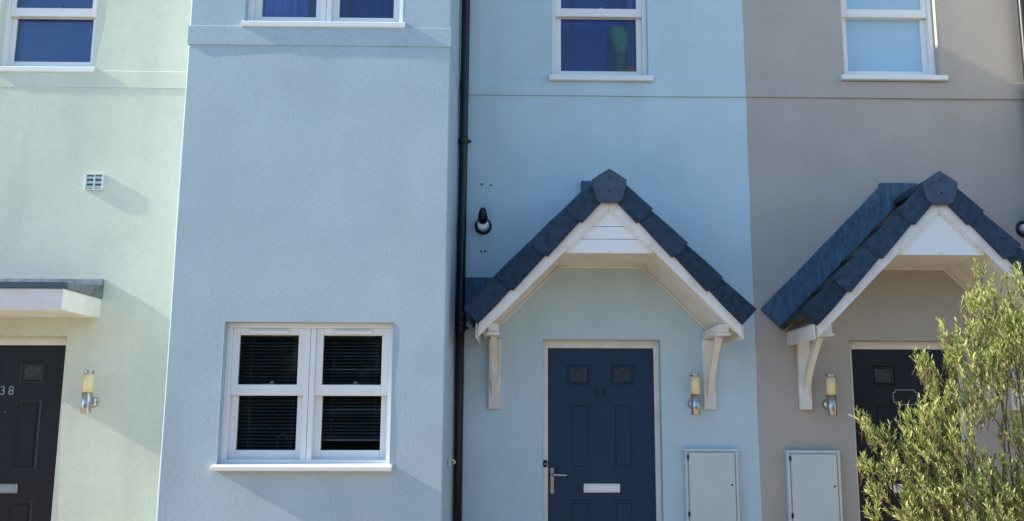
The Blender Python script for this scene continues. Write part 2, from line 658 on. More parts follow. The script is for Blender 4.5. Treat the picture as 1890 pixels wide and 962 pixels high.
# ------------------------------------------------------------------ windows
def sash_window(root, lights, z0, z1, yw, sill, z_rail, extras=True, stile=0.048, frame=0.036, pane='glass'):
    """lights: list of (x0, x1); a box frame with, for each light, an outer upper and an inner lower sash"""
    xa, xb = lights[0][0], lights[-1][1]
    fr = MB()
    yf0, yf1 = yw + 0.062, yw + 0.17
    fr.box((xa, yf0, z1 - frame), (xb, yf1, z1), 0.003)
    fr.box((xa, yf0, z0), (xb, yf1, z0 + frame * 0.7), 0.003)
    for k, (a, b) in enumerate(lights):
        for xs, s in ((a, 1), (b, -1)):
            gap = 0.0015 if (k > 0 and s == 1) or (k < len(lights) - 1 and s == -1) else 0
            x_o = xs + s * gap
            fr.box((x_o, yf0 + 0.001, z0 + frame * 0.7), (x_o + s * (frame - gap), yf1, z1 - frame), 0.003)
    wn = part('window', fr, 'white', root)
    rail = 0.036
    for a, b in lights:
        ia, ib = a + frame, b - frame
        # upper sash sits outside, lower sash behind it
        for (y0, y1, s0, s1, bot, top_) in ((yw + 0.078, yw + 0.112, z_rail - rail, z1 - frame, 2 * rail, stile),
                                           (yw + 0.118, yw + 0.152, z0 + frame * 0.7, z_rail - 0.002, 0.06, rail)):
            sb = MB()
            sb.box((ia, y0, s0), (ia + stile, y1, s1), 0.003)
            sb.box((ib - stile, y0, s0), (ib, y1, s1), 0.003)
            sb.box((ia + stile, y0 + 0.0006, s0), (ib - stile, y1 - 0.0006, s0 + bot), 0.003)
            sb.box((ia + stile, y0 + 0.0006, s1 - top_), (ib - stile, y1 - 0.0006, s1), 0.003)
            part('sash', sb, 'white', wn)
            pn = MB()
            pn.quad((ia + stile - 0.004, (y0 + y1) / 2, s0 + bot - 0.004), (ib - stile + 0.004, (y0 + y1) / 2, s0 + bot - 0.004),
                    (ib - stile + 0.004, (y0 + y1) / 2, s1 - top_ + 0.004), (ia + stile - 0.004, (y0 + y1) / 2, s1 - top_ + 0.004))
            part('pane', pn, pane, wn)
        if extras:
            cx = (a + b) / 2
            lk = MB()
            lk.box((cx - 0.045, yw + 0.118, z_rail - 0.001), (cx + 0.045, yw + 0.140, z_rail + 0.042), 0.004)
            lk.lathe([(0.0, 0.0), (0.016, 0.002), (0.016, 0.014), (0.0, 0.022)], (cx + 0.02, yw + 0.1245, z_rail + 0.042), 'z', 10)
            part('sash_lock', lk, 'white', wn)
            tv = MB().box((cx - 0.135, yw + 0.060, z1 - frame - 0.040), (cx + 0.135, yw + 0.079, z1 - frame - 0.016), 0.004)
            part('trickle_vent', tv, 'white', wn)
    sl_ = MB()
    sx0, sx1, sz0, sz1, pr = sill
    sl_.prism_x([(yw + 0.10, sz0 + 0.004), (yw - pr + 0.006, sz0), (yw - pr, sz0 + 0.006), (yw - pr, sz1 - 0.012),
                 (yw - pr + 0.006, sz1 - 0.006), (yw + 0.06, sz1 + 0.006), (yw + 0.10, sz1 + 0.006)], sx0, sx1)
    part('window_sill', sl_, 'white', wn)
    return wn


# ------------------------------------------------------------------ doors
def digits(txt, size, x, z, y, m, parent, thick=0.004):
    for k, ch in enumerate(txt):
        cu = bpy.data.curves.new('digit', 'FONT')
        cu.body = ch
        cu.size = size
        cu.extrude = thick
        cu.align_x = 'CENTER'
        cu.align_y = 'CENTER'
        tmp = bpy.data.objects.new('tmp_digit', cu)
        COL.objects.link(tmp)
        bpy.context.view_layer.update()
        dg = bpy.context.evaluated_depsgraph_get()
        me = bpy.data.meshes.new_from_object(tmp.evaluated_get(dg))
        bpy.data.objects.remove(tmp)
        me.transform(Matrix.Translation((x + (k - (len(txt) - 1) / 2) * size * 0.66, y, z)) @ Matrix.Rotation(math.pi / 2, 4, 'X'))
        me.materials.clear()
        me.materials.append(M[m])
        link('digit', me, parent)


def panel_ring(mb, x0, x1, z0, z1, y, wd=0.016, pr=0.007):
    """raised moulding round a door panel, with a chamfered field"""
    o = [(x0, z0), (x1, z0), (x1, z1), (x0, z1)]
    i_ = [(x0 + wd, z0 + wd), (x1 - wd, z0 + wd), (x1 - wd, z1 - wd), (x0 + wd, z1 - wd)]
    m_ = [(x0 + wd / 2, z0 + wd / 2), (x1 - wd / 2, z0 + wd / 2), (x1 - wd / 2, z1 - wd / 2), (x0 + wd / 2, z1 - wd / 2)]
    for k in range(4):
        j = (k + 1) % 4
        mb.quad((o[k][0], y - 0.001, o[k][1]), (o[j][0], y - 0.001, o[j][1]), (m_[j][0], y - pr, m_[j][1]), (m_[k][0], y - pr, m_[k][1]))
        mb.quad((m_[k][0], y - pr, m_[k][1]), (m_[j][0], y - pr, m_[j][1]), (i_[j][0], y - 0.001, i_[j][1]), (i_[k][0], y - 0.001, i_[k][1]))


def make_door(root, cx, yw, m, number=None, size=0.07, digit_mat='chrome', handle=True, plate='letter'):
    rec = 0.075
    hw, top = 0.462, 2.163
    fr = MB()
    for s in (-1, 1):
        fr.box((cx + s * hw, yw + rec, 0.0), (cx + s * (hw - 0.042), yw + rec + 0.07, top), 0.003)
    fr.box((cx - hw + 0.042, yw + rec + 0.0007, top - 0.062), (cx + hw - 0.042, yw + rec + 0.07, top), 0.003)
    part('door_frame', fr, 'trim', root)
    yl = yw + rec + 0.018
    lw = hw - 0.045
    # leaf: stiles, rails and recessed fields
    lf = MB()
    ztop = top - 0.066
    lites = [(-0.262, -0.083), (0.083, 0.262)]
    zl0, zl1 = 1.812, 1.968
    zp0, zp1 = 1.150, 1.680
    zq0, zq1 = 0.22, 0.930
    fld = [(a, b, z0, z1) for a, b in lites for z0, z1 in ((zl0, zl1), (zp0, zp1), (zq0, zq1))]
    xs = sorted({-lw, lw} | {a for l in lites for a in l})
    zs = [0.02, zq0, zq1, zp0, zp1, zl0, zl1, ztop]
    for a, b in zip(xs, xs[1:]):
        for c, e in zip(zs, zs[1:]):
            mx_, mz = (a + b) / 2, (c + e) / 2
            if any(f[0] < mx_ < f[1] and f[2] < mz < f[3] for f in fld):
                continue
            lf.quad((cx + a, yl, c), (cx + b, yl, c), (cx + b, yl, e), (cx + a, yl, e))
    for a, b, c, e in fld:
        q = 0.012
        A = [(cx + a, c), (cx + b, c), (cx + b, e), (cx + a, e)]
        B = [(cx + a + q, c + q), (cx + b - q, c + q), (cx + b - q, e - q), (cx + a + q, e - q)]
        for k in range(4):
            j = (k + 1) % 4
            lf.quad((A[k][0], yl, A[k][1]), (A[j][0], yl, A[j][1]), (B[j][0], yl + 0.005, B[j][1]), (B[k][0], yl + 0.005, B[k][1]))
    lf.quad((cx - lw, yl + 0.0055, 0.02), (cx + lw, yl + 0.0055, 0.02), (cx + lw, yl + 0.0055, ztop), (cx - lw, yl + 0.0055, ztop))
    for s in (-1, 1):
        lf.quad((cx + s * lw, yl, 0.02), (cx + s * lw, yl + 0.044, 0.02), (cx + s * lw, yl + 0.044, ztop), (cx + s * lw, yl, ztop))
    lf.quad((cx - lw, yl, ztop), (cx + lw, yl, ztop), (cx + lw, yl + 0.044, ztop), (cx - lw, yl + 0.044, ztop))
    dr = part('door', lf, m, root)
    for a, b in lites:
        for c, e in ((zp0, zp1), (zq0, zq1)):
            pm = MB()
            q = 0.030
            pm.box((cx + a + q, yl + 0.0012, c + q), (cx + b - q, yl + 0.0054, e - q), 0.004)
            part('panel', pm, m, dr)
        rg = MB()
        panel_ring(rg, cx + a - 0.006, cx + b + 0.006, zl0 - 0.006, zl1 + 0.006, yl, 0.03, 0.012)
        part('glazing_bead', rg, m, dr)
        pn = MB().box((cx + a + 0.022, yl + 0.001, zl0 + 0.022), (cx + b - 0.022, yl + 0.0054, zl1 - 0.022))
        part('pane', pn, 'obscure', dr)
    # letter plate
    lp = MB()
    lp.box((cx - 0.142, yl - 0.010, 0.982), (cx + 0.142, yl - 0.0005, 1.050), 0.004)
    lp.box((cx - 0.122, yl - 0.015, 0.992), (cx + 0.122, yl - 0.0095, 1.040), 0.003)
    part('letter_plate', lp, plate, dr)
    ph = MB().lathe([(0.0, -0.008), (0.009, -0.007), (0.011, -0.001)], (cx - 0.005, yl, 1.592), 'y', 12)
    part('peephole', ph, 'obscure', dr)
    if handle:
        hx = cx - lw + 0.030
        hd = MB()
        hd.box((hx - 0.016, yl - 0.010, 0.972), (hx + 0.016, yl - 0.0005, 1.172), 0.005)
        hd.tube([(hx, yl - 0.008, 1.118), (hx, yl - 0.045, 1.118), (hx + 0.02, yl - 0.052, 1.118), (hx + 0.115, yl - 0.052, 1.116)], [0.010, 0.010, 0.010, 0.009], 10)
        hd.lathe([(0.0, -0.016), (0.009, -0.015), (0.010, -0.008)], (hx, yl, 1.035), 'y', 12)
        part('handle', hd, 'chrome', dr)
    if number:
        digits(number, size, cx - 0.006, 1.748, yl - 0.004, digit_mat, dr)
    return dr


DOOR_HOLE = lambda cx: (cx - 0.462, cx + 0.462, 0.0, 2.163)


# ------------------------------------------------------------------ gabled porch canopy
def make_gable(root, cx, left_lead=False, boards=3, lead=0.149):
    AP = 3.355
    S2 = math.sqrt(0.5)
    YF = -0.70

    def sp(s, n, sd):
        """slope coordinates: s down the slope from the apex, n square to it"""
        return (cx + sd * (s * S2 + n * S2), AP - s * S2 + n * S2)
    body = MB()
    o, i_ = 3.180, 3.085
    ue = 0.945
    zf = 2.750
    poly = [(0, o), (ue, o - ue), (ue - 0.028, i_ - ue + 0.028), (i_ - zf, zf), (-(i_ - zf), zf), (-(ue - 0.028), i_ - ue + 0.028), (-ue, o - ue)]
    # concave: build as three convex prisms butted together
    L = [(cx - a, z) for a, z in ((0.335, zf), (ue - 0.028, i_ - ue + 0.028), (ue, o - ue), (0.335, o - 0.335))]
    R_ = [(cx + a, z) for a, z in ((0.335, zf), (ue - 0.028, i_ - ue + 0.028), (ue, o - ue), (0.335, o - 0.335))]
    C_ = [(cx - 0.335, zf), (cx + 0.335, zf), (cx + 0.335, o - 0.335), (cx, o), (cx - 0.335, o - 0.335)]
    for pl in (L, R_, C_):
        body.prism_y(pl, YF + 0.045, 0.0)
    can = part('porch_canopy', body, 'trim', root)
    # scotia bead where the soffit meets the wall
    bd = MB()
    for sd in (-1, 1):
        bd.prism_y([(cx + sd * 0.33, zf - 0.001), (cx + sd * 0.33, zf - 0.02), (cx + sd * 0.90, i_ - 0.90 - 0.022), (cx + sd * 0.90, i_ - 0.90 - 0.001)], -0.022, -0.001)
    bd.prism_y([(cx - 0.33, zf - 0.001), (cx + 0.33, zf - 0.001), (cx + 0.33, zf - 0.02), (cx - 0.33, zf - 0.02)], -0.0225, -0.0015)
    part('soffit_bead', bd, 'trim', can)
    # barge boards
    for sd in (-1, 1):
        bb = MB().prism_y([(cx + sd * 0.0012, 3.205), (cx + sd * 0.0012, 3.068), (cx + sd * 0.940, 3.068 - 0.940), (cx + sd * 0.940, 3.205 - 0.940)], YF, YF + 0.0225)
        bb.prism_y([(cx + sd * 0.0012, 3.068), (cx + sd * 0.0012, 3.048), (cx + sd * 0.30, 3.048 - 0.30), (cx + sd * 0.32, 3.068 - 0.32)], YF + 0.006, YF + 0.0225)
        part('barge_board', bb, 'trim', can)
    # eave fascias
    for sd in (-1, 1):
        ef = MB().box((cx + sd * 0.9465, YF + 0.024, 2.118), (cx + sd * 0.962, -0.003, 2.226), 0.003)
        part('eave_fascia', ef, 'trim', can)
    # gable boards
    zz = [2.738, 2.838, 2.932, 3.05] if boards == 3 else [2.738, 3.05]
    for k in range(len(zz) - 1):
        a, b = zz[k] + (0.0045 if k else 0), zz[k + 1]
        ha, hb = 3.062 - a, max(0.004, 3.062 - b)
        gb = MB().prism_y([(cx - ha, a), (cx + ha, a), (cx + hb, b), (cx - hb, b)], YF + 0.0235, YF + 0.0445)
        part('gable_board', gb, 'white', can)
    for px_ in (-0.30, 0.0, 0.30):
        sc = MB().lathe([(0.0, -0.006), (0.008, -0.004), (0.009, 0.0)], (cx + px_, YF + 0.0235 - (0.0 if px_ == 0 else 0.024), 2.752 + (0 if px_ == 0 else 0.025)), 'y', 8)
        part('screw_cover', sc, 'cream', can)
    # verge caps, four to a side, each lapping the one below
    ss = [0.05, 0.42, 0.775, 1.125, 1.455]
    for sd in (-1, 1):
        for k in range(4):
            s0, s1 = ss[k], ss[k + 1] + 0.012
            w0, w1 = -0.002, 0.013
            jj = random.uniform(-0.004, 0.004)
            out = [(s0, w0), (s0 + 0.5 * (s1 - s0), (w0 + w1) / 2 + 0.002), (s1, w1 + jj)]
            if k < 3:
                out += [(s1 + 0.012, -0.03), (s1 + 0.016, -0.065), (s1 + 0.008, -0.108), (s1 - 0.012, -0.146)]
            else:
                out += [(s1 + 0.002, -0.065), (s1 + 0.004, -0.138)]
            out += [(s0 + 0.5 * (s1 - s0), -0.137), (s0, -0.126)]
            pl = [sp(s, n, sd) for s, n in out]
            n_ = len(pl)
            mb = MB()
            i = 0
            fr_ = [YF - 0.020 - 0.013 * (s - s0) / (s1 - s0) for s, n in out]
            mb.v = [(x, fr_[q], z) for q, (x, z) in enumerate(pl)] + [(x, YF + 0.055, z) for x, z in pl]
            mb.f = [tuple(range(n_)), tuple(range(2 * n_ - 1, n_ - 1, -1))]
            mb.smooth = [False, False]
            for q in range(n_):
                j = (q + 1) % n_
                mb.f.append((q, n_ + q, n_ + j, j))
                mb.smooth.append(False)
            part('verge_cap', mb, 'slate', can)
    # roof tiles between the verge and the wall
    for sd in (-1, 1):
        for k in range(4):
            s0, s1 = 0.03 + k * 0.355, 0.03 + (k + 1) * 0.355 + 0.03
            for c in range(2):
                y0 = YF + 0.056 + c * 0.30
                y1 = y0 + 0.292
                mb = MB()
                # tilted slab with a rolled side lap
                prof = [(y0, 0.0), (y0 + 0.03, 0.014), (y0 + 0.06, 0.0), (y1, 0.0)]
                for (ya, na), (yb_, nb) in zip(prof, prof[1:]):
                    v = []
                    for s, lift in ((s0, -0.066), (s1, -0.040)):
                        for yy, nn in ((ya, na), (yb_, nb)):
                            x, z = sp(s, lift + nn, sd)
                            v.append((x, yy, z))
                    for s, lift in ((s0, -0.086), (s1, -0.062)):
                        for yy in (ya, yb_):
                            x, z = sp(s, lift, sd)
                            v.append((x, yy, z))
                    i = len(mb.v)
                    mb.v += v
                    for f in ((0, 1, 3, 2), (4, 6, 7, 5), (2, 3, 7, 6), (0, 4, 5, 1), (0, 2, 6, 4), (1, 5, 7, 3)):
                        mb.f.append(tuple(i + q for q in f))
                        mb.smooth.append(False)
                part('roof_tile', mb, 'roof_tile', can)
    # lead flashing along the wall, dressed down on to the tiles
    for sd in (-1, 1):
        fl = MB()
        nseg = 10
        prev = None
        for k in range(nseg):
            a = 0.05 + k * 1.44 / nseg
            b = 0.05 + (k + 1) * 1.44 / nseg
            j0 = lead + 0.006 * noise.noise(Vector((a * 5, sd, cx)))
            j1 = lead + 0.006 * noise.noise(Vector((b * 5, sd, cx)))
            fl.prism_y([sp(a, -0.09, sd), sp(b, -0.09, sd), sp(b, j1, sd), sp(a, j0, sd)], -0.030, -0.001)
            y_ = -0.050 + 0.010 * noise.noise(Vector((a * 6, 4 + sd, cx)))
            y_b = -0.050 + 0.010 * noise.noise(Vector((b * 6, 4 + sd, cx)))
            A, B = sp(a, -0.028, sd), sp(b, -0.028, sd)
            A2, B2 = sp(a, -0.050, sd), sp(b, -0.050, sd)
            A3, B3 = sp(a, 0.05, sd), sp(b, 0.05, sd)
            fl.quad((A2[0], y_, A2[1]), (B2[0], y_b, B2[1]), (B3[0], -0.031, B3[1]), (A3[0], -0.031, A3[1]))
            fl.quad((A2[0], y_, A2[1]), (B2[0], y_b, B2[1]), (B2[0], -0.02, B2[1] - 0.02), (A2[0], -0.02, A2[1] - 0.02))
        part('flashing', fl, 'lead', can)
    sd_ = MB().box((cx - 0.155, -0.036, 3.25), (cx + 0.155, -0.0005, 3.442), 0.006)
    part('flashing', sd_, 'lead', can)
    if left_lead:
        ex = MB().box((cx - 1.145, -0.034, 2.33), (cx - 0.86, -0.0008, 2.650), 0.005)
        part('flashing', ex, 'lead', can)
    # ridge tiles and the end cap
    rg = MB()
    rp = [(0, 0.008), (0.128, -0.075), (0.128, -0.105), (0, -0.03), (-0.128, -0.105), (-0.128, -0.075)]
    for y0, y1 in ((YF - 0.02, -0.36), (-0.355, -0.037)):
        rt_ = MB()
        for sd in (-1, 1):
            rt_.prism_y([(cx, AP - 0.012), (cx + sd * 0.060, AP - 0.070), (cx + sd * 0.060, AP - 0.100), (cx, AP - 0.050)], y0, y1)
        part('ridge_tile', rt_, 'slate', can)
    cp = [(0.0, 3.352), (0.070, 3.308), (0.127, 3.268), (0.124, 3.225), (0.098, 3.135), (0.078, 3.108), (0.045, 3.098)]
    pts = [(cx + a, z) for a, z in cp] + [(cx - a, z) for a, z in reversed(cp) if a > 0]
    q = [(cx + (x - cx) * 0.93, 3.22 + (z - 3.22) * 0.93) for x, z in pts]
    cap = MB()
    cap.prism_y(pts, YF - 0.044, YF - 0.02)
    n = len(pts)
    i = len(cap.v)
    cap.v += [(x, YF - 0.0445, z) for x, z in pts] + [(x, YF - 0.052, z) for x, z in q]
    for k in range(n):
        j = (k + 1) % n
        cap.f.append((i + k, i + j, i + n + j, i + n + k))
        cap.smooth.append(False)
    cap.f.append(tuple(i + n + k for k in range(n)))
    cap.smooth.append(False)
    part('ridge_end_cap', cap, 'cap_slate', can)
    for z in (3.285, 3.185):
        sc = MB().lathe([(0.0, -0.0565), (0.007, -0.0565), (0.009, -0.050)], (cx, YF, z), 'y', 8)
        part('screw', sc, 'hole', can)
    # gallows brackets
    for sd in (-1, 1):
        bx = cx + sd * 0.838
        br = MB()
        br.box((bx - 0.048, -0.042, 1.622), (bx + 0.048, -0.0005, 2.165), 0.004)
        br.box((bx - 0.036, -0.600, 2.168), (bx + 0.036, -0.0005, 2.232), 0.004)
        br.box((bx - 0.050, -0.612, 2.150), (bx + 0.050, -0.500, 2.1675), 0.004)
        # brace: a gently bowed timber from the foot of the post to the arm
        p0, p1 = (-0.020, 1.745), (-0.435, 2.1665)
        ln = math.hypot(p1[0] - p0[0], p1[1] - p0[1])
        dy, dz = (p1[0] - p0[0]) / ln, (p1[1] - p0[1]) / ln
        ny, nz = dz, -dy
        ed0, ed1 = [], []
        for k in range(7):
            t = k / 6
            bow = 0.030 * 4 * t * (1 - t)
            w_ = 0.030
            ed0.append((p0[0] + dy * ln * t + ny * (bow - w_), min(2.167, p0[1] + dz * ln * t + nz * (bow - w_))))
            ed1.append((min(-0.02, p0[0] + dy * ln * t + ny * (bow + w_)), min(2.167, p0[1] + dz * ln * t + nz * (bow + w_))))
        for k in range(6):
            br.prism_x([ed0[k], ed0[k + 1], ed1[k + 1], ed1[k]], bx - 0.021, bx + 0.021)
        part('bracket', br, 'trim', can)
    return can


# ================================================================== blue house
PARTY_L, PARTY_R = -2.35, 1.877
house_b = thing('terraced_house', 'pale blue rendered house with projecting bay and navy door numbered 39', 'house')
DB = 0.662
up_b = (0.272, 1.072, 4.338, 5.46)
mb = MB()
wall_face(mb, -0.49, PARTY_R, -0.02, TOP, 0.0, [DOOR_HOLE(DB), up_b], seed=1.3)
part('wall', mb, 'blue', house_b)
sb = MB()
string_band(sb, -0.474, PARTY_R - 0.001, 0.0, 0.013)
part('string_course', sb, 'blue', house_b)
lowh = (-1.979, -0.842, 1.250, 2.197)
uph = (-1.965, -0.835, 4.348, 5.46)
make_bay(house_b, PARTY_L, -0.49, -1.0, 0.0, 'bay_lit_blue', [lowh, uph], 4.7)
shell(house_b, PARTY_L, PARTY_R, 0.0)
wn = sash_window(house_b, [(-1.979, -1.4105), (-1.4105, -0.842)], 1.256, 2.197, -1.0, (-1.998, -0.822, 1.214, 1.252, 0.068), 1.742)
wn['label'] = 'pair of white sash windows low on the bay'
wn = sash_window(house_b, [(-1.965, -1.400), (-1.400, -0.835)], 4.352, 5.46, -1.0, (-1.975, -0.815, 4.302, 4.350, 0.024), 4.905)
sash_window(house_b, [(0.272, 1.072)], 4.345, 5.46, 0.0, (0.250, 1.108, 4.288, 4.343, 0.05), 4.935, stile=0.045)
make_door(house_b, DB, 0.0, 'navy', '39', 0.085, 'black')
make_gable(house_b, DB, left_lead=True, lead=0.112)
for x, z in ((-0.297, 3.416), (-0.222, 3.408), (-0.295, 2.864), (-0.264, 2.865)):
    pl = MB().lathe([(0.0, -0.004), (0.007, -0.004), (0.009, 0.003)], (x, 0, z), 'y', 10)
    part('wall_plug', pl, 'hole', house_b)

# ================================================================== taupe house (mirrored plan)
house_t = thing('terraced_house', 'taupe rendered house with gabled porch behind the leafy shrub', 'house')
DT = 3.088
T_BAY = 4.242
mb = MB()
up_t = (2.706, 3.506, 4.358, 5.48)
wall_face(mb, PARTY_R, T_BAY, -0.02, TOP, 0.0, [DOOR_HOLE(DT), up_t], seed=8.1)
part('wall', mb, 'taupe', house_t)
sb = MB()
string_band(sb, PARTY_R + 0.001, T_BAY - 0.016, 0.0, 0.013)
part('string_course', sb, 'taupe', house_t)
tlow = (4.594, 5.731, 1.250, 2.197)
tup = (4.594, 5.724, 4.348, 5.46)
make_bay(house_t, T_BAY, 6.10, -1.0, 0.0, 'taupe', [tlow, tup], 14.7)
shell(house_t, PARTY_R, 6.10, 0.0)
sash_window(house_t, [(2.706, 3.506)], 4.368, 5.48, 0.0, (2.672, 3.552, 4.316, 4.366, 0.05), 4.955, stile=0.045, pane='sky_tinted')
sash_window(house_t, [(4.594, 5.1625), (5.1625, 5.731)], 1.256, 2.197, -1.0, (4.57, 5.75, 1.214, 1.252, 0.068), 1.742, extras=False)
sash_window(house_t, [(4.594, 5.159), (5.159, 5.724)], 4.352, 5.46, -1.0, (4.57, 5.75, 4.302, 4.350, 0.06), 4.905, extras=False)
dt = make_door(house_t, DT, 0.0, 'dark_navy', None, handle=False)
make_gable(house_t, DT, boards=1)
# number plaque with notched corners
pq = MB()
px_, pz_, ph_, pw_, nk = DT - 0.005, 1.722, 0.060, 0.098, 0.022


def notched(hw_, hh_, k_):
    return [(px_ + a, pz_ + b) for a, b in ((-hw_ + k_, -hh_), (hw_ - k_, -hh_), (hw_ - k_ * .8, -hh_ + k_ * .8), (hw_, -hh_ + k_), (hw_, hh_ - k_),
            (hw_ - k_ * .8, hh_ - k_ * .8), (hw_ - k_, hh_), (-hw_ + k_, hh_), (-hw_ + k_ * .8, hh_ - k_ * .8), (-hw_, hh_ - k_), (-hw_, -hh_ + k_), (-hw_ + k_ * .8, -hh_ + k_ * .8))]


YP = 0.075 + 0.018
pq.prism_y(notched(pw_, ph_, nk), YP - 0.008, YP - 0.001)
part('plaque', pq, 'plaque_rim', dt)
pq = MB().prism_y(notched(pw_ - 0.006, ph_ - 0.006, nk), YP - 0.011, YP - 0.0085)
part('plaque_face', pq, 'dark_navy', dt)

# ================================================================== green house
house_g = thing('terraced_house', 'pale green rendered house with flat door canopy and door numbered 38', 'house')
GY = -0.10
G_L = -6.6
DG = -3.927
up_g = (-4.235, -3.452, 4.338, 5.46)
mb = MB()
wall_face(mb, G_L, PARTY_L - 0.001, -0.02, TOP, GY, [DOOR_HOLE(DG), up_g], seed=21.0)
mb.quad((G_L, GY, -0.02), (G_L, 4.5, -0.02), (G_L, 4.5, TOP), (G_L, GY, TOP))
part('wall', mb, 'green', house_g)
sb = MB()
string_band(sb, G_L, PARTY_L - 0.006, GY, 0.005)
part('string_course', sb, 'green', house_g)
shell(house_g, G_L, PARTY_L, GY)
sash_window(house_g, [(-4.235, -3.452)], 4.345, 5.46, GY, (-4.26, -3.425, 4.292, 4.343, 0.02), 4.845, stile=0.042, extras=True)
make_door(house_g, DG, GY, 'dark_navy', '38', 0.098, 'chrome', handle=True, plate='plaque_rim')
# flat canopy
cx0, cx1, cyf, z0_, z1_ = -4.63, -3.228, -0.70, 2.302, 2.457
bdy = MB().box((cx0 + 0.02, cyf + 0.02, z0_ + 0.016), (cx1 - 0.02, GY - 0.0005, z1_ - 0.001))
can = part('door_canopy', bdy, 'trim', house_g)
fs = MB().box((cx0, cyf, z0_), (cx1, cyf + 0.0195, z1_), 0.003)
part('fascia', fs, 'trim', can)
for xe, s in ((cx0, 1), (cx1, -1)):
    fs = MB().box((xe, cyf + 0.020, z0_ + 0.0004), (xe + s * 0.0195, GY - 0.001, z1_ - 0.0004), 0.003)
    part('end_board', fs, 'trim', can)
nb = 14
for k in range(nb):
    a = cx0 + 0.022 + k * (cx1 - cx0 - 0.044) / nb
    b = a + (cx1 - cx0 - 0.044) / nb - 0.010
    sbd = MB().box((a, cyf + 0.0205, z0_ + 0.004), (b, GY - 0.002, z0_ + 0.0155), 0.004)
    part('soffit_board', sbd, 'trim', can)
ed = MB().box((cx0 - 0.012, cyf - 0.016, z1_ + 0.0005), (cx1 + 0.010, cyf + 0.03, z1_ + 0.046), 0.004)
part('roof_edge', ed, 'dark_sheet', can)
ld = MB()
yb0 = cyf + 0.0305
ld.prism_x([(yb0, z1_ + 0.0006), (GY - 0.0006, z1_ + 0.0006), (GY - 0.0006, z1_ + 0.15), (GY - 0.02, z1_ + 0.15), (GY - 0.035, z1_ + 0.10), (yb0, z1_ + 0.048)], cx0 - 0.010, cx1 + 0.012)
part('roof_sheet', ld, 'bright_lead', can)

# ================================================================== wall fittings
def make_lamp(label):
    r = thing('wall_lamp', label, 'wall lamp', group='steel wall lamps beside the doors')
    bp = MB().lathe([(0.0, -0.030), (0.012, -0.030), (0.030, -0.022), (0.040, -0.008), (0.041, 0.0)], (0, 0, 0.0), 'y', 20)
    part('back_plate', bp, 'chrome', r)
    arm = MB().tube([(0, -0.02, 0), (0, -0.075, 0)], 0.012, 10)
    part('arm', arm, 'chrome', r)
    lt = MB().lathe([(0.0, -0.083), (0.033, -0.083), (0.036, -0.080), (0.036, 0.072), (0.0, 0.072)], (0, -0.105, 0), 'z', 24)
    part('lower_tube', lt, 'chrome', r)
    df = MB().lathe([(0.0, 0.0725), (0.0345, 0.0725), (0.0345, 0.208), (0.0, 0.208)], (0, -0.105, 0), 'z', 24)
    part('diffuser', df, 'cream', r)
    cp_ = MB().lathe([(0.0, 0.2085), (0.036, 0.2085), (0.036, 0.232), (0.033, 0.236), (0.0, 0.236)], (0, -0.105, 0), 'z', 24)
    part('cap', cp_, 'chrome', r)
    return r


lamp = make_lamp('steel and cream wall lamp between navy door and grey meter box')
lamp.location = (1.373, 0.0, 1.664)
dup(lamp, (2.428, 0.0, 1.662), 'steel and cream wall lamp on the taupe wall')
dup(lamp, (-3.228, GY, 1.664), 'steel and cream wall lamp on the green wall')


def make_meter(label):
    r = thing('meter_box', label, 'meter box', group='grey meter boxes beside the doors')
    bx_ = MB()
    bx_.box((-0.205, -0.040, 0.0), (0.205, 0.0, 0.600), 0.006)
    bx_.box((-0.212, -0.052, 0.585), (0.212, -0.001, 0.604), 0.004)
    part('surround', bx_, 'meter', r)
    for s in (-1, 1):
        part('surround', MB().box((s * 0.205, -0.055, 0.0), (s * 0.184, -0.0405, 0.5845), 0.003), 'meter', r)
    d = part('door', MB().box((-0.178, -0.062, 0.012), (0.178, -0.0415, 0.576), 0.006), 'meter', r)
    part('lock', MB().lathe([(0.0, -0.0655), (0.007, -0.065), (0.009, -0.0615)], (0.150, 0, 0.335), 'y', 10), 'hole', d)
    for z in (0.10, 0.525):
        part('hinge', MB().box((-0.190, -0.064, z), (-0.174, -0.0405, z + 0.035), 0.003), 'hole', r)
    return r


mbx = make_meter('pale grey meter box on the blue wall right of the navy door')
mbx.location = (1.495, 0, 0.718)
dup(mbx, (2.283, 0, 0.708), 'pale grey meter box on the taupe wall')


def make_flue(label):
    r = thing('flue_terminal', label, 'flue', group='black boiler flues')
    part('collar', MB().lathe([(0.0, -0.010), (0.050, -0.016), (0.066, -0.012), (0.070, 0.0)], (0, 0, 0), 'y', 24), 'black', r)
    part('outlet', MB().lathe([(0.0, -0.090), (0.034, -0.092), (0.046, -0.088), (0.047, -0.012)], (0, 0, 0), 'y', 24), 'letter', r)
    el = MB()
    pts = [(0, -0.040, 0.030), (0, -0.092, 0.036), (0, -0.115, 0.062), (0, -0.118, 0.100), (0, -0.112, 0.122)]
    el.tube(pts, [0.036, 0.040, 0.037, 0.030, 0.018], 16)
    part('plume_deflector', el, 'black', r)
    return r


fl = make_flue('black boiler flue on the blue wall beside the drain pipe')
fl.location = (-0.280, 0, 3.068)
dup(fl, (4.102, 0, 3.072), 'black boiler flue on the taupe wall cut by the right edge')


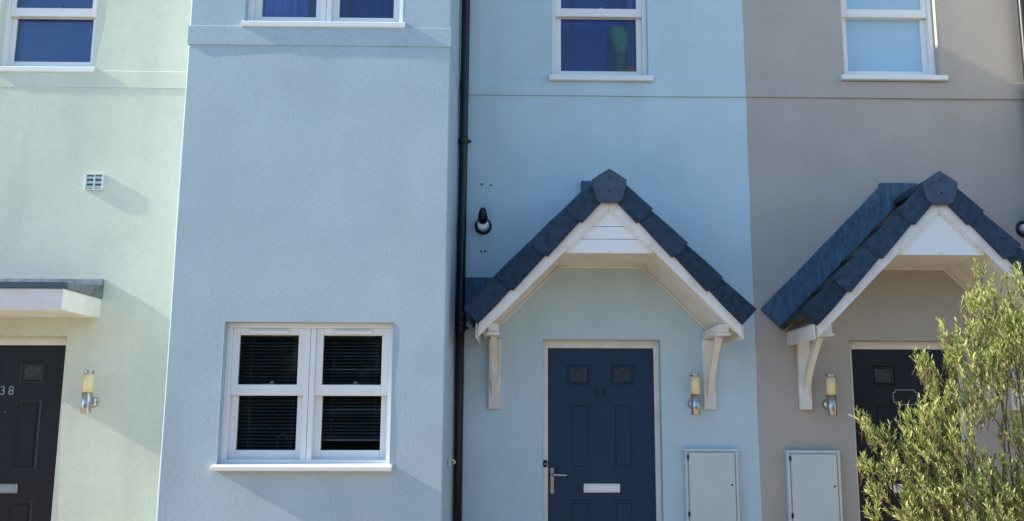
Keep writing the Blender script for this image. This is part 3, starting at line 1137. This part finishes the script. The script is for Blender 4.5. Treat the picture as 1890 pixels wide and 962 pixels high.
def make_pipe(label, x):
    r = thing('drain_pipe', label, 'drain pipe', (x, -0.078, 0.0), group='black drain pipes in the bay corners')
    part('pipe', MB().tube([(0.004, 0, 6.6), (0.004, 0, 5.2), (0.0, 0, 3.8), (-0.004, 0, 2.2), (0.0, 0, 0.02)], 0.0345, 18), 'pipe', r)
    for z in (5.25, 3.754, 2.245):
        br = MB()
        br.lathe([(0.0355, -0.03), (0.040, -0.026), (0.040, 0.026), (0.0355, 0.03)], (0, 0, z), 'z', 18)
        br.box((-0.062, 0.010, z - 0.012), (0.062, 0.024, z + 0.012), 0.003)
        br.box((-0.02, 0.03, z - 0.012), (0.02, 0.078, z + 0.012))
        part('bracket', br, 'pipe', r)
    part('socket', MB().lathe([(0.0355, 2.265), (0.0425, 2.27), (0.0425, 2.36), (0.036, 2.37)], (0, 0, 0), 'z', 18), 'pipe', r)
    return r


pp = make_pipe('black drain pipe in the corner beside the blue bay', -0.444)
dup(pp, (4.200, -0.078, 0.0), 'black drain pipe at the top right edge of the taupe wall')

vt = thing('wall_vent', 'small white square vent on the green wall', 'vent', (-3.352, GY, 3.384))
fr = MB()
for a, b in (((-0.072, -0.020, -0.068), (-0.060, 0.0, 0.068)), ((0.060, -0.020, -0.068), (0.072, 0.0, 0.068)),
             ((-0.060, -0.020, 0.057), (0.060, 0.0, 0.068)), ((-0.060, -0.020, -0.068), (0.060, 0.0, -0.057)), ((-0.006, -0.018, -0.057), (0.006, 0.0, 0.057))):
    fr.box(a, b, 0.002)
part('frame', fr, 'meter', vt)
part('backing', MB().box((-0.060, -0.006, -0.057), (0.060, -0.0005, 0.057)), 'vent_dark', vt)
for k in range(3):
    for a, b in ((-0.059, -0.007), (0.007, 0.059)):
        z = -0.038 + k * 0.038
        lv = MB().prism_x([(-0.006, z + 0.010), (-0.016, z - 0.010), (-0.016, z - 0.014), (-0.006, z + 0.006)], a, b)
        part('louvre', lv, 'meter', vt)

bl = thing('door_bell', 'small black bell push on the left frame of the navy door', 'door bell', (0.222, 0.0745, 1.203))
part('case', MB().box((-0.016, -0.018, -0.026), (0.016, 0.0, 0.026), 0.005), 'black', bl)
part('button', MB().lathe([(0.0, -0.023), (0.007, -0.022), (0.008, -0.018)], (0, 0, -0.004), 'y', 12), 'chrome', bl)

cl = thing('pipe_clip', 'small grey clip on the side of the blue bay near the drain pipe', 'clip', (-0.4865, -0.52, 1.245))
part('plate', MB().box((0.0, -0.05, -0.028), (0.012, 0.05, 0.028), 0.003), 'meter', cl)
part('hook', MB().tube([(0.008, 0.0, 0.012), (0.035, 0.0, 0.012), (0.045, 0.0, 0.0), (0.035, 0.0, -0.014)], 0.007, 8), 'meter', cl)


# ================================================================== things behind the glass
def make_blind(label, x0, x1, z0, z1, y, n, bright):
    r = thing('window_blind', label, 'blind', ((x0 + x1) / 2, y, z0))
    hw_ = (x1 - x0) / 2
    part('head_rail', MB().box((-hw_, -0.014, z1 - z0 - 0.03), (hw_, 0.014, z1 - z0), 0.003), 'pale_slat', r)
    part('bottom_rail', MB().box((-hw_, -0.012, 0.0), (hw_, 0.012, 0.012), 0.003), 'pale_slat', r)
    sl0 = MB()
    c = [(-0.0125, -0.003), (-0.006, 0.0012), (0.0, 0.0024), (0.006, 0.0030), (0.0125, 0.0028)]
    sl0.prism_x([(a, b) for a, b in c] + [(a, b - 0.0008) for a, b in reversed(c)], -hw_, hw_)
    me = sl0.mesh('slat', M['slat'])
    me2 = sl0.mesh('slat', M['pale_slat'])
    for k in range(n):
        z = 0.03 + k * (z1 - z0 - 0.075) / (n - 1)
        o = link('slat', me2 if k in bright else me, r, (0, 0, z))
        o.rotation_euler = (math.radians(random.gauss(9, 5)), math.radians(random.uniform(-0.35, 0.35)), 0)
    for s in (-0.62, 0.62):
        part('ladder_cord', MB().tube([(s * hw_, -0.014, 0.01), (s * hw_, -0.014, z1 - z0 - 0.03)], 0.0016, 5), 'pale_slat', r)
    return r


make_blind('dark slatted blind in the left light of the low bay window', -1.93, -1.455, 1.29, 2.14, -0.79, 34, ())
make_blind('dark slatted blind in the right light of the low bay window', -1.365, -0.89, 1.40, 2.14, -0.79, 30, (8, 20))


def make_curtain(name, label, x0, x1, z0, z1, y, m, folds, amp, cat='curtain', gather=0.0):
    r = thing(name, label, cat, ((x0 + x1) / 2, y, z0))
    mb_ = MB()
    n, nz = max(8, folds * 8), 6
    hw_ = (x1 - x0) / 2
    for sgn in (0, 1):
        i = len(mb_.v)
        for k in range(n + 1):
            t = k / n
            for q in range(nz + 1):
                h = q / nz
                x = -hw_ + 2 * hw_ * t
                yy = amp * math.sin(t * folds * 2 * math.pi + 0.6 * math.sin(3 * h)) + 0.4 * amp * math.sin(t * folds * 4.7 + h * 1.2)
                mb_.v.append((x + gather * (1 - h) * math.sin(t * 3.1) * hw_, yy + sgn * 0.004, (z1 - z0) * h))
        for k in range(n):
            for q in range(nz):
                a = i + k * (nz + 1) + q
                mb_.f.append((a, a + nz + 1, a + nz + 2, a + 1))
                mb_.smooth.append(True)
    part('cloth', mb_, m, r)
    rail_ = MB().tube([(-hw_ - 0.02, 0, z1 - z0 + 0.012), (hw_ + 0.02, 0, z1 - z0 + 0.012)], 0.010, 8)
    part('rail', rail_, 'white', r)
    return r


make_curtain('curtain', 'royal blue curtain in the left light of the upper bay window', -1.94, -1.57, 4.30, 5.50, -0.74, 'blue_cloth', 5, 0.022)
make_curtain('curtain', 'narrow royal blue curtain at the right of the upper bay window', -1.02, -0.86, 4.30, 5.50, -0.74, 'blue_cloth', 3, 0.018)
make_curtain('curtain', 'narrow royal blue curtain above the gabled porch of the blue house', 0.93, 1.06, 4.30, 5.50, 0.24, 'blue_cloth', 2, 0.016)
make_curtain('curtain', 'navy curtain added for reflected sky blue behind the ornaments above the gabled porch of the blue house', 0.29, 1.055, 4.30, 5.50, 0.47, 'sky_backing', 6, 0.018)
make_curtain('curtain', 'navy curtain added for reflected sky blue behind the blue curtains of the upper bay window', -1.95, -0.85, 4.30, 5.50, -0.62, 'sky_backing', 8, 0.018)
make_curtain('roller_blind', 'steel blue blind filling the upper window of the green house', -4.20, -3.43, 4.30, 5.50, 0.078, 'mid_blue', 1, 0.002, 'blind')

part('window_board', MB().box((0.275, 0.175, 4.36), (1.069, 0.43, 4.42), 0.004), 'white', house_b)
part('window_board', MB().box((-1.97, -0.825, 1.225), (-0.85, -0.45, 1.268), 0.004), 'white', house_b)
orn = thing('ornament', 'green ornament with ragged top behind the upper window of the blue house', 'ornament', (0.873, 0.26, 4.421))
ob = MB()
prof = [(0.0, 0.0), (0.058, 0.0), (0.062, 0.06), (0.056, 0.16), (0.044, 0.205), (0.0, 0.207)]
ob.lathe(prof, (0, 0, 0), 'z', 16)
part('base', ob, 'ornament_base', orn)
tp = MB()
n = 22
rings = [(0.040, 0.205), (0.055, 0.27), (0.074, 0.35), (0.090, 0.425)]
for q, (r_, h) in enumerate(rings):
    for k in range(n):
        a = 2 * math.pi * k / n
        rr = r_ * (1 + (0.22 * math.sin(k * 2.7) * q / 3))
        hh = h + (0.028 * math.sin(k * 4.1) + 0.015 * math.cos(k * 1.9) if q == 3 else 0)
        tp.v.append((rr * math.cos(a), 0.7 * rr * math.sin(a), hh))
for q in range(3):
    for k in range(n):
        j = (k + 1) % n
        tp.f.append((q * n + k, q * n + j, (q + 1) * n + j, (q + 1) * n + k))
        tp.smooth.append(True)
tp.f.append(tuple(range(n)))
tp.smooth.append(False)
tp.f.append(tuple(3 * n + k for k in range(n)))
tp.smooth.append(False)
part('fronds', tp, 'ornament_green', orn)

rb = thing('ornament', 'small red rounded ornament in the corner of the upper blue house window', 'ornament', (0.955, 0.205, 4.421))
rr = MB()
rr.lathe([(0.0, 0.0), (0.030, 0.004), (0.046, 0.035), (0.044, 0.062), (0.026, 0.084), (0.0, 0.090)], (0, 0, 0), 'z', 16)
part('body', rr, 'red', rb)
rr = MB().lathe([(0.0, 0.0), (0.018, 0.003), (0.026, 0.020), (0.016, 0.038), (0.0, 0.042)], (-0.062, 0.0, 0.0), 'z', 12)
part('paw', rr, 'red', rb)

tap = thing('kitchen_tap', 'small bright arched tap behind the lower left pane of the bay window', 'tap', (-1.685, -0.62, 1.27))
pts = [(0, 0, 0.0), (0, 0, 0.12)] + [(0.038 - 0.038 * math.cos(a), 0, 0.12 + 0.05 * math.sin(a)) for a in [math.pi * k / 8 for k in range(1, 9)]] + [(0.076, 0, 0.06)]
part('spout', MB().tube(pts, 0.007, 8), 'pale_slat', tap)
part('base', MB().lathe([(0.0, 0.0), (0.022, 0.0), (0.022, 0.02), (0.012, 0.03), (0.0, 0.03)], (0, 0, 0), 'z', 12), 'pale_slat', tap)

# ================================================================== shrub
shr = thing('shrub', 'sunlit olive green leafy shrub in front of the taupe house', 'shrub', (3.05, -1.6, 0.0))
BASE = Vector((3.05, -1.6, 0.0))
# clumps of the crown: x, z, radius, density (metres, seen from the street)
CLUMPS = [(2.876, 2.46, 0.034, 2), (2.885, 2.273, 0.095, 1), (3.048, 2.274, 0.187, 1), (2.93, 2.071, 0.162, 1), (3.113, 2.038, 0.203, 1), (2.644, 2.087, 0.03, 2), (2.676, 1.97, 0.081, 1), (2.813, 1.871, 0.161, 1), (2.48, 1.909, 0.04, 2), (2.549, 1.83, 0.067, 1), (2.594, 1.705, 0.093, 1), (2.765, 1.673, 0.14, 1), (3.008, 1.789, 0.151, 1), (2.455, 1.526, 0.119, 1), (2.117, 1.525, 0.046, 1.5), (2.201, 1.438, 0.073, 1), (2.312, 1.374, 0.092, 1), (2.584, 1.478, 0.153, 1), (2.102, 1.268, 0.049, 1.5), (2.239, 1.259, 0.085, 1), (2.438, 1.278, 0.138, 1), (2.7, 1.253, 0.165, 1), (2.971, 1.142, 0.181, 1), (3.022, 1.478, 0.1, 0.5), (2.171, 1.109, 0.049, 1.2), (2.151, 0.993, 0.039, 1.2), (2.489, 1.062, 0.164, 1), (2.75, 1.047, 0.197, 1), (2.338, 0.999, 0.098, 1), (3.041, 1.0, 0.148, 1), (3.327, 1.972, 0.237, 1), (3.315, 1.479, 0.267, 0.8), (3.244, 1.063, 0.263, 0.8), (2.829, 0.812, 0.228, 0.6), (2.472, 0.812, 0.162, 0.6)]
lv, lf_ = [], []
stems = MB()
rnd = random.Random(11)


def leaf(p, d, nrm, L, W):
    """lance-shaped leaf folded along its midrib: six triangles"""
    side = d.cross(nrm)
    if side.length < 1e-4:
        return
    side.normalize()
    up_ = side.cross(d).normalized()
    i = len(lv)
    b = p
    m1 = p + d * (0.35 * L)
    m2 = p + d * (0.70 * L) - up_ * (0.04 * L)
    t = p + d * L - up_ * (0.12 * L)
    k = 0.18 * W
    for q in (b, m1 + side * (W / 2) + up_ * k, m1, m1 - side * (W / 2) + up_ * k,
              m2 + side * (W * 0.40) + up_ * k, m2, m2 - side * (W * 0.40) + up_ * k, t):
        lv.append(tuple(q - BASE))
    lf_.extend([(i, i + 1, i + 2), (i, i + 2, i + 3), (i + 1, i + 4, i + 5, i + 2), (i + 2, i + 5, i + 6, i + 3), (i + 4, i + 7, i + 5), (i + 5, i + 7, i + 6)])


def twig(root, tip, nleaf, L):
    ax = tip - root
    ln = ax.length
    d0 = ax.normalized()
    bend = Vector((rnd.uniform(-1, 1), rnd.uniform(-1, 1), rnd.uniform(0, 1))) * ln * 0.10
    pts = [root + ax * t + bend * (4 * t * (1 - t)) for t in (0, 0.35, 0.7, 1.0)]
    stems.tube([tuple(q - BASE) for q in pts], [0.0028, 0.0023, 0.0018, 0.0012], 4)
    ang = rnd.uniform(0, 6.28)
    for k in range(nleaf):
        t = 0.18 + 0.82 * (k + 0.5) / nleaf
        p = root + ax * t + bend * (4 * t * (1 - t))
        ang += 2.4
        a = d0.cross(Vector((0.2, 0.3, 0.93)))
        if a.length < 0.05:
            a = Vector((1, 0, 0))
        a.normalize()
        b = d0.cross(a)
        o_ = a * math.cos(ang) + b * math.sin(ang)
        spread = rnd.uniform(0.55, 1.15) * (1.0 - 0.45 * t)
        d = (d0 + o_ * spread + Vector((0, 0, 0.12))).normalized()
        nrm = (d0 - o_ * 0.4 + Vector((rnd.uniform(-.3, .3), rnd.uniform(-.3, .3), 0.2))).normalized()
        l_ = L * rnd.uniform(0.7, 1.2)
        leaf(p, d, nrm, l_, l_ * rnd.uniform(0.19, 0.30))


tips = []
for (x, z, r_, dens) in CLUMPS:
    n = max(2, int(dens * 2100 * r_ * r_ + 3))
    c = Vector((x, -1.6, z))
    for k in range(n):
        # twig tips spread through the clump, growing outward and up from the heart of the shrub
        while True:
            v = Vector((rnd.uniform(-1, 1), rnd.uniform(-1, 1), rnd.uniform(-1, 1)))
            if v.length < 1:
                break
        p = c + Vector((v.x * r_, v.y * min(0.34, r_ * 1.7), v.z * r_))
        out_ = (p - Vector((3.15, -1.6, 0.55)))
        out_.normalize()
        d = (out_ * 0.55 + Vector((0, 0, 0.65)) + Vector((rnd.uniform(-.6, .6), rnd.uniform(-.6, .6), rnd.uniform(-.35, .4)))).normalized()
        ln = rnd.uniform(0.11, 0.19)
        twig(p - d * ln * 0.6, p + d * ln * 0.4, rnd.randint(11, 17), rnd.uniform(0.026, 0.050))
    tips.append((c, r_))
me = bpy.data.meshes.new('crown')
me.from_pydata(lv, [], lf_)
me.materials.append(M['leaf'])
me.update()
cr = link('crown', me, shr)
cr['kind'] = 'stuff'
tw = part('twigs', stems, 'bark', shr)
tw['kind'] = 'stuff'
trunk = MB()
for dx in (-0.06, 0.04, 0.10):
    trunk.tube([(dx, dx * 0.4, -0.02), (dx * 1.6, dx * 0.5, 0.35), (dx * 2.6, -dx * 0.4, 0.75)], [0.028, 0.022, 0.016], 8)
part('trunk', trunk, 'bark', shr)
for c, r_ in tips[::2]:
    t = c - BASE
    s = Vector((t.x * 0.12, rnd.uniform(-0.05, 0.05), 0.45 + 0.2 * rnd.random()))
    mid = s.lerp(t, 0.5) + Vector((t.x * -0.08 + rnd.uniform(-0.14, 0.14), rnd.uniform(-0.15, 0.15), rnd.uniform(-0.08, 0.08)))
    bm_ = MB().tube([tuple(s), tuple(s.lerp(mid, 0.55)), tuple(mid), tuple(mid.lerp(t, 0.6)), tuple(t)], [0.008, 0.006, 0.005, 0.0035, 0.002], 6)
    part('branch', bm_, 'bark', shr)
